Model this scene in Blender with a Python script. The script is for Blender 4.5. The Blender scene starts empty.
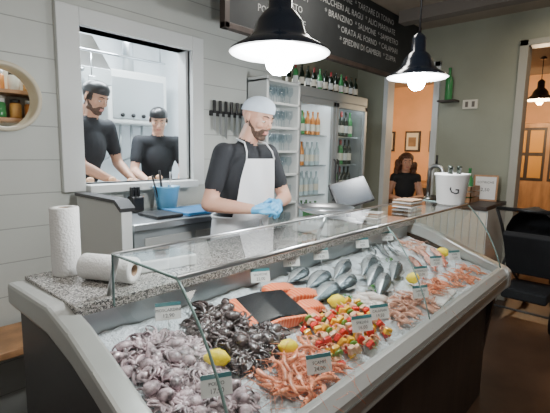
import bpy, bmesh, math, random, time
from mathutils import Vector, Matrix, noise, Quaternion
random.seed(7)
R=math.radians
T0=time.time()
# ------------------------------------------------------------------ materials
def _nt(name):
    m=bpy.data.materials.new(name); m.use_nodes=True
    nt=m.node_tree; return m,nt,nt.nodes['Principled BSDF']
def mat(name,col,rough=.5,metal=0,bump=0,bscale=60,var=0,vscale=6,emit=0,spec=None,coat=0,sss=0,stretch=None):
    m,nt,p=_nt(name)
    c=tuple(col)+(1,) if len(col)==3 else col
    p.inputs['Base Color'].default_value=c
    p.inputs['Roughness'].default_value=rough
    p.inputs['Metallic'].default_value=metal
    if coat: p.inputs['Coat Weight'].default_value=coat
    if sss:
        p.inputs['Subsurface Weight'].default_value=sss
        p.inputs['Subsurface Scale'].default_value=.02
    if spec is not None: p.inputs['Specular IOR Level'].default_value=spec
    if emit:
        p.inputs['Emission Color'].default_value=c; p.inputs['Emission Strength'].default_value=emit
    if bump or var:
        tc=nt.nodes.new('ShaderNodeTexCoord'); mp=nt.nodes.new('ShaderNodeMapping')
        nt.links.new(tc.outputs['Object'],mp.inputs[0])
        if stretch: mp.inputs['Scale'].default_value=stretch
    if var:
        n=nt.nodes.new('ShaderNodeTexNoise'); n.inputs['Scale'].default_value=vscale; n.inputs['Detail'].default_value=4
        nt.links.new(mp.outputs[0],n.inputs[0])
        r=nt.nodes.new('ShaderNodeValToRGB'); r.color_ramp.elements[0].position=.35; r.color_ramp.elements[1].position=.65
        r.color_ramp.elements[0].color=tuple(max(0,x*(1-var)) for x in c[:3])+(1,)
        r.color_ramp.elements[1].color=tuple(min(1,x*(1+var)) for x in c[:3])+(1,)
        nt.links.new(n.outputs[0],r.inputs[0]); nt.links.new(r.outputs[0],p.inputs['Base Color'])
    if bump:
        n=nt.nodes.new('ShaderNodeTexNoise'); n.inputs['Scale'].default_value=bscale; n.inputs['Detail'].default_value=3
        nt.links.new(mp.outputs[0],n.inputs[0])
        b=nt.nodes.new('ShaderNodeBump'); b.inputs['Strength'].default_value=bump; b.inputs['Distance'].default_value=.01
        nt.links.new(n.outputs[0],b.inputs['Height']); nt.links.new(b.outputs[0],p.inputs['Normal'])
    return m
def glass(name,tint=(.95,.98,.97),base=.05):
    m=bpy.data.materials.new(name); m.use_nodes=True; nt=m.node_tree; nt.nodes.clear()
    o=nt.nodes.new('ShaderNodeOutputMaterial'); mx=nt.nodes.new('ShaderNodeMixShader')
    t=nt.nodes.new('ShaderNodeBsdfTransparent'); t.inputs[0].default_value=tint+(1,)
    g=nt.nodes.new('ShaderNodeBsdfGlossy'); g.inputs['Roughness'].default_value=.03
    l=nt.nodes.new('ShaderNodeLayerWeight'); pw=nt.nodes.new('ShaderNodeMath'); pw.operation='POWER'; pw.inputs[1].default_value=4.0
    nt.links.new(l.outputs['Facing'],pw.inputs[0])
    ma=nt.nodes.new('ShaderNodeMath'); ma.operation='MULTIPLY_ADD'; ma.inputs[1].default_value=.75; ma.inputs[2].default_value=base
    nt.links.new(pw.outputs[0],ma.inputs[0])
    nt.links.new(ma.outputs[0],mx.inputs[0]); nt.links.new(t.outputs[0],mx.inputs[1]); nt.links.new(g.outputs[0],mx.inputs[2])
    nt.links.new(mx.outputs[0],o.inputs[0]); return m
def planks(name,col,period=.2,axis='Z',groove=.03,dark=.45,rough=.55):
    m,nt,p=_nt(name); p.inputs['Roughness'].default_value=rough
    tc=nt.nodes.new('ShaderNodeTexCoord'); s=nt.nodes.new('ShaderNodeSeparateXYZ'); nt.links.new(tc.outputs['Object'],s.inputs[0])
    d=nt.nodes.new('ShaderNodeMath'); d.operation='DIVIDE'; d.inputs[1].default_value=period; nt.links.new(s.outputs[axis],d.inputs[0])
    fr=nt.nodes.new('ShaderNodeMath'); fr.operation='FRACT'; nt.links.new(d.outputs[0],fr.inputs[0])
    lt=nt.nodes.new('ShaderNodeMath'); lt.operation='LESS_THAN'; lt.inputs[1].default_value=groove; nt.links.new(fr.outputs[0],lt.inputs[0])
    n=nt.nodes.new('ShaderNodeTexNoise'); n.inputs['Scale'].default_value=3; nt.links.new(tc.outputs['Object'],n.inputs[0])
    r=nt.nodes.new('ShaderNodeValToRGB'); r.color_ramp.elements[0].color=tuple(x*.9 for x in col)+(1,); r.color_ramp.elements[1].color=tuple(min(1,x*1.06) for x in col)+(1,)
    nt.links.new(n.outputs[0],r.inputs[0])
    mx=nt.nodes.new('ShaderNodeMix'); mx.data_type='RGBA'; nt.links.new(lt.outputs[0],mx.inputs[0]); nt.links.new(r.outputs[0],mx.inputs[6])
    mx.inputs[7].default_value=tuple(x*dark for x in col)+(1,); nt.links.new(mx.outputs[2],p.inputs['Base Color'])
    inv=nt.nodes.new('ShaderNodeMath'); inv.operation='SUBTRACT'; inv.inputs[0].default_value=1; nt.links.new(lt.outputs[0],inv.inputs[1])
    b=nt.nodes.new('ShaderNodeBump'); b.inputs['Strength'].default_value=.5; b.inputs['Distance'].default_value=.01
    nt.links.new(inv.outputs[0],b.inputs['Height']); nt.links.new(b.outputs[0],p.inputs['Normal']); return m
def speckle(name,c1,c2,c3,scale=260,rough=.25):
    m,nt,p=_nt(name); p.inputs['Roughness'].default_value=rough
    tc=nt.nodes.new('ShaderNodeTexCoord'); v=nt.nodes.new('ShaderNodeTexVoronoi'); v.inputs['Scale'].default_value=scale
    nt.links.new(tc.outputs['Object'],v.inputs['Vector']); s=nt.nodes.new('ShaderNodeSeparateColor'); nt.links.new(v.outputs['Color'],s.inputs[0])
    r=nt.nodes.new('ShaderNodeValToRGB'); r.color_ramp.interpolation='CONSTANT'
    r.color_ramp.elements[0].color=c1+(1,); r.color_ramp.elements[1].position=.35; r.color_ramp.elements[1].color=c2+(1,)
    e=r.color_ramp.elements.new(.75); e.color=c3+(1,)
    nt.links.new(s.outputs[0],r.inputs[0]); nt.links.new(r.outputs[0],p.inputs['Base Color']); return m
def salmonmat():
    m,nt,p=_nt('salmon_flesh'); p.inputs['Roughness'].default_value=.3
    tc=nt.nodes.new('ShaderNodeTexCoord'); w=nt.nodes.new('ShaderNodeTexWave'); w.inputs['Scale'].default_value=22; w.inputs['Distortion'].default_value=4; w.inputs['Detail'].default_value=1
    nt.links.new(tc.outputs['Object'],w.inputs[0]); r=nt.nodes.new('ShaderNodeValToRGB')
    r.color_ramp.elements[0].color=(.85,.15,.04,1); r.color_ramp.elements[0].position=.55; r.color_ramp.elements[1].color=(.95,.40,.22,1)
    nt.links.new(w.outputs[0],r.inputs[0]); nt.links.new(r.outputs[0],p.inputs['Base Color']); return m

M={}
M['wall']=planks('white_plank_paint',(.53,.55,.51),.19,'Z',.03,.6)
M['wallg']=mat('grey_green_paint',(.29,.30,.23),.6,bump=.05,var=.06,vscale=2)
M['white']=mat('white_paint',(.66,.68,.66),.45)
M['trimg']=mat('taupe_trim_paint',(.40,.39,.33),.45)
M['whitewall']=mat('kitchen_white_tile',(.82,.87,.9),.4,var=.04)
M['peach']=mat('peach_plaster',(.78,.43,.22),.7,bump=.1,var=.08,vscale=2)
M['ceil']=mat('ceiling_plaster',(.30,.25,.19),.8,var=.05)
M['ceilg']=mat('ceiling_beam_grey',(.16,.14,.12),.8)
M['floor']=mat('brown_resin_floor',(.085,.05,.033),.35,bump=.05,bscale=8,var=.25,vscale=3)
M['plat']=mat('platform_tile',(.22,.2,.18),.6,var=.1)
M['steel']=mat('brushed_steel',(.62,.65,.67),.28,1,bump=.02,bscale=200)
M['steelp']=mat('satin_steel_panel',(.42,.45,.46),.35,.6)
M['grey']=mat('case_grey_enamel',(.47,.48,.46),.28,.25)
M['greyd']=mat('case_dark_grey',(.06,.06,.062),.4)
M['dwood']=mat('dark_wood',(.040,.026,.02),.5,bump=.2,bscale=20,var=.3,vscale=8,stretch=(1,1,.15))
M['wood']=mat('warm_wood',(.38,.2,.09),.5,var=.25,vscale=10,stretch=(1,1,.2))
M['granite']=speckle('speckled_granite',(.08,.08,.08),(.30,.29,.27),(.55,.53,.50))
M['black']=mat('black_plastic',(.012,.012,.013),.35)
M['blackm']=mat('black_enamel',(.008,.014,.026),.2,coat=.5)
M['blue']=mat('blue_plastic',(.03,.19,.42),.4)
M['lblue']=mat('light_blue_plastic',(.12,.36,.55),.35)
M['glove']=mat('blue_nitrile',(.08,.38,.68),.4)
M['skin']=mat('skin',(.60,.34,.24),.5,sss=.1,bump=.03,bscale=150)
M['skin2']=mat('skin_tan',(.48,.27,.18),.5,sss=.1)
M['lip']=mat('lips',(.5,.2,.17),.45)
M['hair']=mat('dark_hair',(.025,.016,.012),.6,bump=.5,bscale=180,var=.4,vscale=60)
M['beard']=mat('beard_stubble',(.10,.06,.042),.8,bump=.5,bscale=300,var=.3,vscale=90)
M['bhair']=mat('brown_curls',(.10,.045,.025),.6,bump=.6,bscale=120,var=.5,vscale=50)
M['eyew']=mat('eye_white',(.8,.8,.78),.2)
M['iris']=mat('iris_dark',(.03,.018,.01),.1)
M['tee']=mat('black_cotton',(.016,.018,.022),.85,bump=.2,bscale=30)
M['pants']=mat('dark_trousers',(.03,.03,.035),.85,bump=.2,bscale=30)
M['shoe']=mat('shoe_black',(.01,.01,.01),.5)
M['apron']=mat('white_apron_cotton',(.80,.82,.84),.8,bump=.15,bscale=25)
M['cap']=mat('pale_blue_cap',(.60,.70,.80),.8,bump=.1)
M['ice']=mat('crushed_ice',(.66,.72,.76),.22,bump=1,bscale=90,var=.10,vscale=50)
M['octw']=mat('grey_purple_octopus',(.40,.31,.33),.24,var=.75,vscale=38,coat=.5,bump=.2,bscale=150)
M['octd']=mat('dark_cuttlefish',(.075,.055,.055),.22,var=.8,vscale=60,coat=.6,bump=.3,bscale=150)
M['shr']=mat('pink_shrimp',(.76,.27,.14),.3,var=.25,vscale=50,coat=.3)
M['shr2']=mat('raw_shrimp',(.66,.36,.26),.3,var=.2,vscale=60,coat=.3)
M['squid']=mat('squid_white',(.68,.60,.55),.3,var=.1,vscale=40,coat=.4)
M['salm']=salmonmat()
M['sskin']=mat('salmon_skin',(.018,.02,.024),.25,.3,var=.4,vscale=80)
M['fb']=mat('fish_back',(.06,.085,.10),.22,.5,bump=.2,bscale=250,var=.3,vscale=60)
M['fs']=mat('fish_silver',(.50,.54,.56),.2,.6,bump=.2,bscale=250,var=.15,vscale=60)
M['fr']=mat('red_mullet',(.62,.17,.12),.25,.1,bump=.2,bscale=250,var=.35,vscale=60)
M['frb']=mat('red_mullet_belly',(.75,.42,.34),.25,.1,var=.2,vscale=60)
M['fin']=mat('fish_fin',(.2,.2,.19),.4)
M['lemon']=mat('lemon_rind',(.95,.74,.01),.35,bump=.25,bscale=250)
M['ppr']=mat('red_pepper',(.60,.03,.02),.25); M['ppy']=mat('yellow_pepper',(.85,.45,.03),.25); M['ppg']=mat('courgette_green',(.14,.30,.04),.35)
M['fishc']=mat('cubed_fish',(.76,.46,.28),.35); M['stick']=mat('bamboo',(.6,.45,.25),.6)
M['herb']=mat('parsley',(.05,.22,.03),.5,var=.4,vscale=80)
M['paper']=mat('paper_towel',(.82,.82,.80),.9,bump=.4,bscale=120)
M['card']=mat('white_card',(.80,.80,.78),.6); M['ink']=mat('black_ink',(.02,.02,.025),.7)
M['tag']=mat('tag_green_frame',(.05,.20,.22),.5)
M['chalkb']=mat('chalkboard',(.018,.02,.02),.7,bump=.05,var=.3,vscale=3); M['chalk']=mat('chalk',(.42,.42,.40),.9)
M['bulb']=mat('bulb_glow',(.92,.97,1),.3,emit=90)
M['bulbw']=mat('warm_bulb_glow',(1,.72,.35),.3,emit=14)
M['fridgein']=mat('fridge_interior_glow',(.78,.83,.85),.4,emit=.35)  # weak emission on the panels stands in for light inside the fridge
M['fridgelight']=mat('fridge_led',(.9,.96,1),.4,emit=12)
M['wine']=mat('wine_bottle_glass',(.012,.02,.012),.1,coat=.3); M['winered']=mat('foil_red',(.25,.02,.02),.35)
M['green']=mat('green_bottle',(.05,.25,.08),.12,coat=.3); M['clear']=mat('water_bottle',(.50,.62,.66),.12,coat=.4)
M['can']=mat('orange_can',(.65,.25,.06),.3,.3)
M['label']=mat('paper_label',(.7,.66,.55),.7)
M['enw']=mat('enamel_white_inside',(.85,.86,.85),.3)
M['scr']=mat('screen_glass',(.02,.03,.04),.3)
M['glass']=glass('case_glass',base=.085); M['wglass']=glass('stemware_glass',(.86,.9,.92))
M['gedge']=mat('glass_edge_green',(.20,.30,.28),.2)
M['kraft']=mat('kraft_brown',(.30,.19,.11),.7,var=.2)
M['jar']=mat('jar_amber',(.55,.28,.07),.2,coat=.3)
M['yel']=mat('pale_wood_ring',(.62,.56,.42),.45)
# ------------------------------------------------------------------ builder
class B:
    def __init__(s,name): s.name=name; s.v=[]; s.f=[]; s.fm=[]; s.sm=[]; s.mats=[]
    def mi(s,m):
        m=M[m]
        if m not in s.mats: s.mats.append(m)
        return s.mats.index(m)
    def add(s,vs,fs,m,smooth=True,mtx=None,fmats=None):
        o=len(s.v)
        s.v.extend([(mtx@Vector(v)) if mtx is not None else Vector(v) for v in vs])
        if fmats is None: k=s.mi(m)
        for i,f in enumerate(fs):
            s.f.append([a+o for a in f]); s.fm.append(k if fmats is None else s.mi(fmats[i])); s.sm.append(smooth)
    def bm(s,bm,m,smooth=False,mtx=None):
        bm.verts.index_update()
        s.add([v.co.copy() for v in bm.verts],[[v.index for v in f.verts] for f in bm.faces],m,smooth,mtx); bm.free()
    def box(s,lo,hi,m,bev=0,mtx=None):
        bm=bmesh.new(); bmesh.ops.create_cube(bm,size=1)
        for v in bm.verts: v.co=Vector([lo[i]+(v.co[i]+.5)*(hi[i]-lo[i]) for i in range(3)])
        if bev: bmesh.ops.bevel(bm,geom=bm.edges[:],offset=bev,segments=2,affect='EDGES',profile=.5)
        s.bm(bm,m,False,mtx)
    def prism(s,poly,x0,x1,m,axis='X',bev=0,mtx=None):
        def P(a,b,c): return {'X':(c,a,b),'Y':(a,c,b),'Z':(a,b,c)}[axis]
        bm=bmesh.new(); A=[bm.verts.new(P(a,b,x0)) for a,b in poly]; C=[bm.verts.new(P(a,b,x1)) for a,b in poly]
        n=len(poly); bm.faces.new(A); bm.faces.new(C[::-1])
        for i in range(n): bm.faces.new((A[i],A[(i+1)%n],C[(i+1)%n],C[i]))
        bmesh.ops.recalc_face_normals(bm,faces=bm.faces[:])
        if bev: bmesh.ops.bevel(bm,geom=bm.edges[:],offset=bev,segments=2,affect='EDGES',profile=.5)
        s.bm(bm,m,False,mtx)
    def lathe(s,prof,m,org=(0,0,0),seg=24,mtx=None,smooth=True):
        vs=[];fs=[]
        for r,z in prof:
            for k in range(seg):
                a=2*math.pi*k/seg; vs.append((org[0]+r*math.cos(a),org[1]+r*math.sin(a),org[2]+z))
        for i in range(len(prof)-1):
            for k in range(seg):
                k2=(k+1)%seg; fs.append((i*seg+k,i*seg+k2,(i+1)*seg+k2,(i+1)*seg+k))
        if prof[0][0]>1e-5: fs.append(list(range(seg))[::-1])
        if prof[-1][0]>1e-5: fs.append([ (len(prof)-1)*seg+k for k in range(seg)])
        s.add(vs,fs,m,smooth,mtx)
    def shell(s,prof,m,org=(0,0,0),seg=32,mtx=None):
        vs=[];fs=[]
        for r,z in prof:
            for k in range(seg):
                a=2*math.pi*k/seg; vs.append((org[0]+r*math.cos(a),org[1]+r*math.sin(a),org[2]+z))
        for i in range(len(prof)-1):
            for k in range(seg):
                k2=(k+1)%seg; fs.append((i*seg+k,i*seg+k2,(i+1)*seg+k2,(i+1)*seg+k))
        s.add(vs,fs,m,True,mtx)
    def tube(s,pts,rad,m,seg=8,mtx=None,flat=1):
        pts=[Vector(p) for p in pts]; n=len(pts)
        if not hasattr(rad,'__len__'): rad=[rad]*n
        vs=[];fs=[]; t=(pts[1]-pts[0]).normalized()
        u=t.orthogonal().normalized()
        for i in range(n):
            if i==0: t=(pts[1]-pts[0])
            elif i==n-1: t=pts[-1]-pts[-2]
            else: t=pts[i+1]-pts[i-1]
            if t.length<1e-9: t=Vector((0,0,1))
            t.normalize(); u=(u-t*u.dot(t))
            if u.length<1e-6: u=t.orthogonal()
            u.normalize(); w=t.cross(u)
            for k in range(seg):
                a=2*math.pi*k/seg; vs.append(pts[i]+(u*math.cos(a)+w*math.sin(a)*flat)*rad[i])
        for i in range(n-1):
            for k in range(seg):
                k2=(k+1)%seg; fs.append((i*seg+k,i*seg+k2,(i+1)*seg+k2,(i+1)*seg+k))
        fs.append(list(range(seg))[::-1]); fs.append([(n-1)*seg+k for k in range(seg)])
        s.add(vs,fs,m,True,mtx)
    def ell(s,c,r,m,mtx=None,seg=14,rings=8):
        vs=[(c[0],c[1],c[2]+r[2])];fs=[]
        for i in range(1,rings):
            th=math.pi*i/rings
            for k in range(seg):
                a=2*math.pi*k/seg; vs.append((c[0]+r[0]*math.sin(th)*math.cos(a),c[1]+r[1]*math.sin(th)*math.sin(a),c[2]+r[2]*math.cos(th)))
        vs.append((c[0],c[1],c[2]-r[2])); L=len(vs)-1
        for k in range(seg):
            k2=(k+1)%seg; fs.append((0,1+k,1+k2)); fs.append((L,L-seg+k2,L-seg+k))
            for i in range(rings-2): fs.append((1+i*seg+k,1+(i+1)*seg+k,1+(i+1)*seg+k2,1+i*seg+k2))
        s.add(vs,fs,m,True,mtx)
    def text(s,txt,size,m,mtx,ext=0):
        cu=bpy.data.curves.new('t','FONT'); cu.body=txt; cu.size=size; cu.align_x='CENTER'; cu.align_y='CENTER'; cu.resolution_u=2
        o=bpy.data.objects.new('t',cu); bpy.context.collection.objects.link(o)
        me=o.to_mesh(); s.add([v.co.copy() for v in me.vertices],[list(p.vertices) for p in me.polygons],m,False,mtx)
        o.to_mesh_clear(); bpy.data.objects.remove(o); bpy.data.curves.remove(cu)
    def build(s,recalc=True,parent=None):
        me=bpy.data.meshes.new(s.name)
        xs=[v[0] for v in s.v]; ys=[v[1] for v in s.v]; zs=[v[2] for v in s.v]
        c=Vector(((min(xs)+max(xs))/2,(min(ys)+max(ys))/2,min(zs)))
        me.from_pydata([v-c for v in s.v],[],s.f)
        for m in s.mats: me.materials.append(m)
        me.polygons.foreach_set('material_index',s.fm); me.polygons.foreach_set('use_smooth',s.sm)
        if recalc:
            bm=bmesh.new(); bm.from_mesh(me); bmesh.ops.recalc_face_normals(bm,faces=bm.faces[:]); bm.to_mesh(me); bm.free()
        me.update()
        o=bpy.data.objects.new(s.name,me); bpy.context.collection.objects.link(o)
        if parent: o.parent=parent; o.location=c-parent.location
        else: o.location=c
        return o
def TR(x,y,z): return Matrix.Translation((x,y,z))
def RX(a): return Matrix.Rotation(a,4,'X')
def RY(a): return Matrix.Rotation(a,4,'Y')
def RZ(a): return Matrix.Rotation(a,4,'Z')
def simple(name,lo,hi,m,bev=0):
    b=B(name); b.box(lo,hi,m,bev); return b.build()

# ------------------------------------------------------------------ room shell
H=1.6
def boolcut(o,cutters):
    for c in cutters:
        md=o.modifiers.new('b','BOOLEAN'); md.operation='DIFFERENCE'; md.object=c; md.solver='EXACT'
    dg=bpy.context.evaluated_depsgraph_get(); me=bpy.data.meshes.new_from_object(o.evaluated_get(dg))
    o.modifiers.clear(); o.data=me
    for c in cutters: bpy.data.objects.remove(c)
WZ1=2.31
simple('floor',(-2.5,-2.5,-.1),(9.2,5.5,0),'floor')
w=simple('wall_back',(-2,2.6,0),(2.95,2.72,3.05),'wall')
c1=simple('cut',(1.11,2.5,1.37),(1.92,2.8,WZ1),'white')
b=B('cut2'); b.lathe([(.165,0),(.165,.4)],'white',mtx=TR(.71,2.8,1.86)@RX(R(90)),seg=40); c2=b.build()
boolcut(w,[c1,c2])
simple('wall_recess',(2.95,3.05,0),(5,3.17,3.05),'wallg')
b=B('wall_right'); b.box((5,.0+1.09,0),(5.12,1.98,3.05),'wallg'); b.box((5,1.98,2.62),(5.12,2.6,3.05),'wallg'); b.box((5,2.6,0),(5.12,3.17,3.05),'wallg')
b.box((5,-.3,2.72),(5.12,1.09,3.05),'wallg'); b.box((5,-2.5,0),(5.12,-.3,3.05),'wallg'); b.build()
simple('ceiling',(-2,-2.5,3.05),(9.2,5.5,3.15),'ceil')
b=B('ceiling_beam'); b.box((4.2,-2.5,2.93),(4.34,2.1,3.05),'ceilg'); b.box((3.2,-2.5,2.97),(3.26,2.1,3.05),'ceilg'); b.build()
b=B('trim_1'); b.box((4.97,1.05,0),(5.15,1.13,2.76),'trimg',.004); b.box((4.97,-.3,2.70),(5.15,1.13,2.76),'trimg',.004); b.build()
b=B('trim_2'); b.box((4.97,1.93,0),(5.15,2.0,2.66),'white',.004); b.box((4.97,2.58,0),(5.15,2.64,2.66),'white',.004); b.box((4.97,1.93,2.60),(5.15,2.64,2.66),'white',.004); b.build()
b=B('baseboard_right'); b.box((4.98,1.13,0),(5.0,1.93,.12),'dwood'); b.build()
simple('wall_far',(9,-2.5,0),(9.12,5.5,3.05),'peach'); simple('wall_far_side',(5.12,5.2,0),(9,5.3,3.05),'peach')
b=B('raised_floor'); b.box((1.0,1.70,0),(2.95,2.6,.12),'plat'); b.box((2.95,1.70,0),(4.22,3.05,.12),'plat'); b.build()
simple('floor_kitchen',(-2,2.72,0),(2.95,5.1,.3),'plat')
simple('wall_kitchen_back',(-2,4.6,.3),(2.95,4.7,3.05),'whitewall'); simple('wall_kitchen_right',(2.95,3.17,.0),(3.05,4.7,3.05),'whitewall')
simple('wall_kitchen_left',(-.3,2.72,.3),(-.2,4.6,3.05),'whitewall')
b=B('window_1')
x0,x1,z0,z1=1.11,1.92,1.37,WZ1
b.box((x0-.13,2.56,z0-.04),(x0,2.72,z1+.10),'white',.004); b.box((x1,2.56,z0-.04),(x1+.10,2.72,z1+.10),'white',.004)
b.box((x0,2.56,z1),(x1,2.72,z1+.10),'white',.004); b.box((x0-.0,2.50,z0-.05),(x1+.0,2.74,z0),'white',.006)
b.box((x0,2.62,z0),(x0+.02,2.72,z1),'white'); b.box((x1-.02,2.62,z0),(x1,2.72,z1),'white')
b.build()
b=B('window_2'); mt=TR(.71,2.6,1.86)@RX(R(90))
b.shell([(.160,-.11),(.160,.02),(.165,.028),(.178,.028),(.184,.02),(.184,.0),(.16,0)],'yel',mtx=mt,seg=48); b.build()
b=B('jar_shelf')
b.box((.45,2.96,1.60),(.98,2.98,2.14),'label')
b.box((.45,2.76,1.74),(.98,2.96,1.76),'wood'); b.box((.45,2.76,1.90),(.98,2.96,1.92),'wood')
b.box((.43,2.75,1.60),(.45,2.98,2.14),'wood'); b.box((.98,2.75,1.60),(1.0,2.98,2.14),'wood')
for zz in (1.76,1.92):
    for i in range(6):
        x=.51+i*.08; mm=['jar','label','green','jar','can','label'][(i+int(zz*10))%6]
        b.lathe([(.03,0),(.032,.01),(.032,.08),(.024,.09)],mm,(x,2.83,zz),14); b.lathe([(.027,.09),(.027,.11)],'white' if i%2 else 'black',(x,2.83,zz),14)
b.build()
# ------------------------------------------------------------------ lights
def area(name,loc,size,energy,col,rot=(0,0,0)):
    l=bpy.data.lights.new(name,'AREA'); l.shape='RECTANGLE'; l.size=size[0]; l.size_y=size[1]; l.energy=energy; l.color=col
    o=bpy.data.objects.new(name,l); o.location=loc; o.rotation_euler=rot; bpy.context.collection.objects.link(o); return o
def point(name,loc,energy,col,rad=.05):
    l=bpy.data.lights.new(name,'POINT'); l.energy=energy; l.color=col; l.shadow_soft_size=rad
    o=bpy.data.objects.new(name,l); o.location=loc; bpy.context.collection.objects.link(o); return o
def fill_fixture(x,y,lx,ly,z=3.05):  # panel housing added overhead to go with an unseen fill light
    b=B('fill_light_housing'); b.box((x-lx/2,y-ly/2,z-.05),(x+lx/2,y+ly/2,z),'white',.005); b.box((x-lx/2+.03,y-ly/2+.03,z-.056),(x+lx/2-.03,y+ly/2-.03,z-.05),'enw'); b.build()
fill_fixture(1.2,-.2,1.6,.5); area('fill_light',(1.2,-.2,2.98),(1.5,.45),24,(1,.93,.83))  # this and the next three: added fill lights, unseen, brightening the room
fill_fixture(-.6,1.0,.5,1.2); area('fill_light',(-.6,1.0,2.98),(.45,1.1),15,(1,.95,.88))
fill_fixture(2.6,1.75,.9,.3); area('fill_light',(2.6,1.75,2.98),(.85,.25),17,(1,.96,.9))
fill_fixture(4.3,.6,.5,.3); area('fill_light',(4.3,.6,2.98),(.45,.25),13,(1,.82,.6))
b=B('kitchen_strip_light'); b.box((.9,3.2,2.98),(2.5,3.35,3.05),'white',.005); b.build()
area('kitchen_light',(1.7,3.28,2.96),(1.5,.3),135,(.85,.93,1))
area('kitchen_light',(1.2,4.2,2.96),(1.2,.4),75,(.85,.93,1))
def pendant(name,x,y,z,s=1,bulb='bulb',e=36,col=(.96,.98,1)):
    b=B(name)
    out=[(.175,0),(.172,.008),(.125,.035),(.095,.06),(.082,.10),(.06,.13),(.042,.145),(.04,.22),(.03,.235),(.012,.25)]
    b.shell([(r*s,h*s) for r,h in out],'blackm',(x,y,z),40)
    b.shell([(.175*s,0),(.168*s,-.004*s),(.12*s,.03*s),(.088*s,.056*s),(.07*s,.09*s),(.03*s,.11*s),(0,.11*s)],'enw',(x,y,z),40)
    b.lathe([(0,-.075),(.024,-.071),(.044,-.052),(.052,-.02),(.046,.015),(.028,.05),(.018,.08)],bulb,(x,y,z),20)
    b.tube([(x,y,z+.24*s),(x,y,3.05)],.006,'black')
    b.lathe([(.045,0),(.045,.02),(.02,.04)],'blackm',(x,y,3.01),16)
    o=b.build(recalc=False); point(name+'_light',(x,y,z-.13*s),e,col,.06); return o
pendant('pendant_lamp',1.12,1.0,1.935); pendant('pendant_lamp',2.43,1.08,2.04,1.0)
pendant('pendant_lamp',7.4,1.35,2.42,1.2,'bulbw',80,(1,.72,.42))
pendant('pendant_lamp',7.2,3.9,2.3,1.3,'bulbw',90,(1,.74,.45))
# ------------------------------------------------------------------ fish display case
def deck(y): return .69+.25*y
XL,XR=.50,2.84
ZT=1.275
cas=B('fish_display_counter')
body=[(.62,.74),(.60,.77),(.60,.86),(.625,.895),(.65,.895),(.66,deck(.66)-.02),(1.28,deck(1.28)-.02),(1.28,1.09),(1.64,1.09),(1.64,.74)]
cas.prism(body,XL,XR,'grey')
cas.box((XL,.594,.80),(XR,.600,.835),'steel')
cas.box((XL-.02,.70,.0),(XR+.02,1.58,.74),'dwood')
cas.box((XL-.04,.72,0),(XR+.04,1.6,.08),'black')
top=[(1.67,1.115),(1.3,1.125),(1.15,1.09),(1.0,1.035),(.85,.975),(.7,.92),(.62,.895),(.588,.87),(.588,.77)]
bot=[(.64,.74),(.66,.80),(.72,.845),(.86,.90),(1.0,.955),(1.13,1.0),(1.3,1.035),(1.67,1.035)]
rim=top+bot
for a,c in ((XL-.075,XL),(XR,XR+.075)):
    cas.prism(rim,a,c,'grey',bev=.012)
low=[(1.62,.0),(1.62,1.06),(1.25,1.04),(1.0,.97),(.8,.88),(.68,.80),(.66,.72),(.74,.0)]
cas.prism(low,XL-.05,XL-.01,'greyd'); cas.prism(low,XR+.01,XR+.05,'dwood')
cas.box((XL-.02,1.22,1.095),(XR+.02,1.66,1.13),'granite',.004)
cas.box((XL,1.265,.99),(XR,1.28,1.095),'steelp')
def bez(t):
    a,bp,c=Vector((.86,ZT)),Vector((.71,1.14)),Vector((.635,.897)); return a*(1-t)**2+bp*2*t*(1-t)+c*t*t
gp=[bez(i/10) for i in range(11)]
gl=XL+.09
def sheet(b,x0,x1):
    vs=[];fs=[]
    for p in gp: vs+= [(x0,p.x,p.y),(x1,p.x,p.y)]
    for i in range(10): fs.append((2*i,2*i+1,2*i+3,2*i+2))
    b.add(vs,fs,'glass')
sheet(cas,gl,1.70); sheet(cas,1.71,XR-.02)
cas.add([(gl,.86,ZT),(XR-.02,.86,ZT),(XR-.02,1.20,ZT),(gl,1.20,ZT)],[(0,1,2,3)],'glass')
for xx in (gl,XR-.02):
    poly=[(p.x,p.y) for p in gp]+[(.70,.93),(1.2,1.11),(1.20,ZT)]
    cas.add([(xx,a,c) for a,c in poly],[list(range(len(poly)))],'glass',False)
    cas.tube([(xx,p.x,p.y) for p in gp],.004,'gedge',6)
    cas.tube([(xx,.86,ZT),(xx,1.2,ZT),(xx,1.2,1.11)],.004,'gedge',6)
cas.tube([(1.705,p.x,p.y) for p in gp],.003,'gedge',6)
cas.tube([(gl,.86,ZT),(XR-.02,.86,ZT)],.008,'steel',8)
cas.tube([(gl,1.20,ZT),(XR-.02,1.20,ZT)],.006,'steel',8)
for xx in (gl+.01,1.705,XR-.03):
    cas.tube([(xx,1.19,ZT),(xx,1.25,1.13)],.009,'steel',8); cas.tube([(xx,1.19,ZT-.005),(xx,.90,ZT-.005)],.004,'steel',6)
case=cas.build(recalc=False)
b=B('crushed_ice_bed'); nx,ny=150,44; vs=[];fs=[]
for i in range(nx+1):
    for j in range(ny+1):
        x=XL+.01+(XR-XL-.02)*i/nx; y=.665+.595*j/ny
        z=deck(y)+.012*noise.noise(Vector((x*18,y*18,0)))+.006*noise.noise(Vector((x*70,y*70,3)))
        vs.append((x,y,z))
for i in range(nx):
    for j in range(ny): fs.append((i*(ny+1)+j,(i+1)*(ny+1)+j,(i+1)*(ny+1)+j+1,i*(ny+1)+j+1))
b.add(vs,fs,'ice'); b.build(recalc=False)
def DM(x,y,h=0,yaw=0): return TR(x,y,deck(y)+h)@RX(math.atan(.25))@RZ(yaw)
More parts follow.
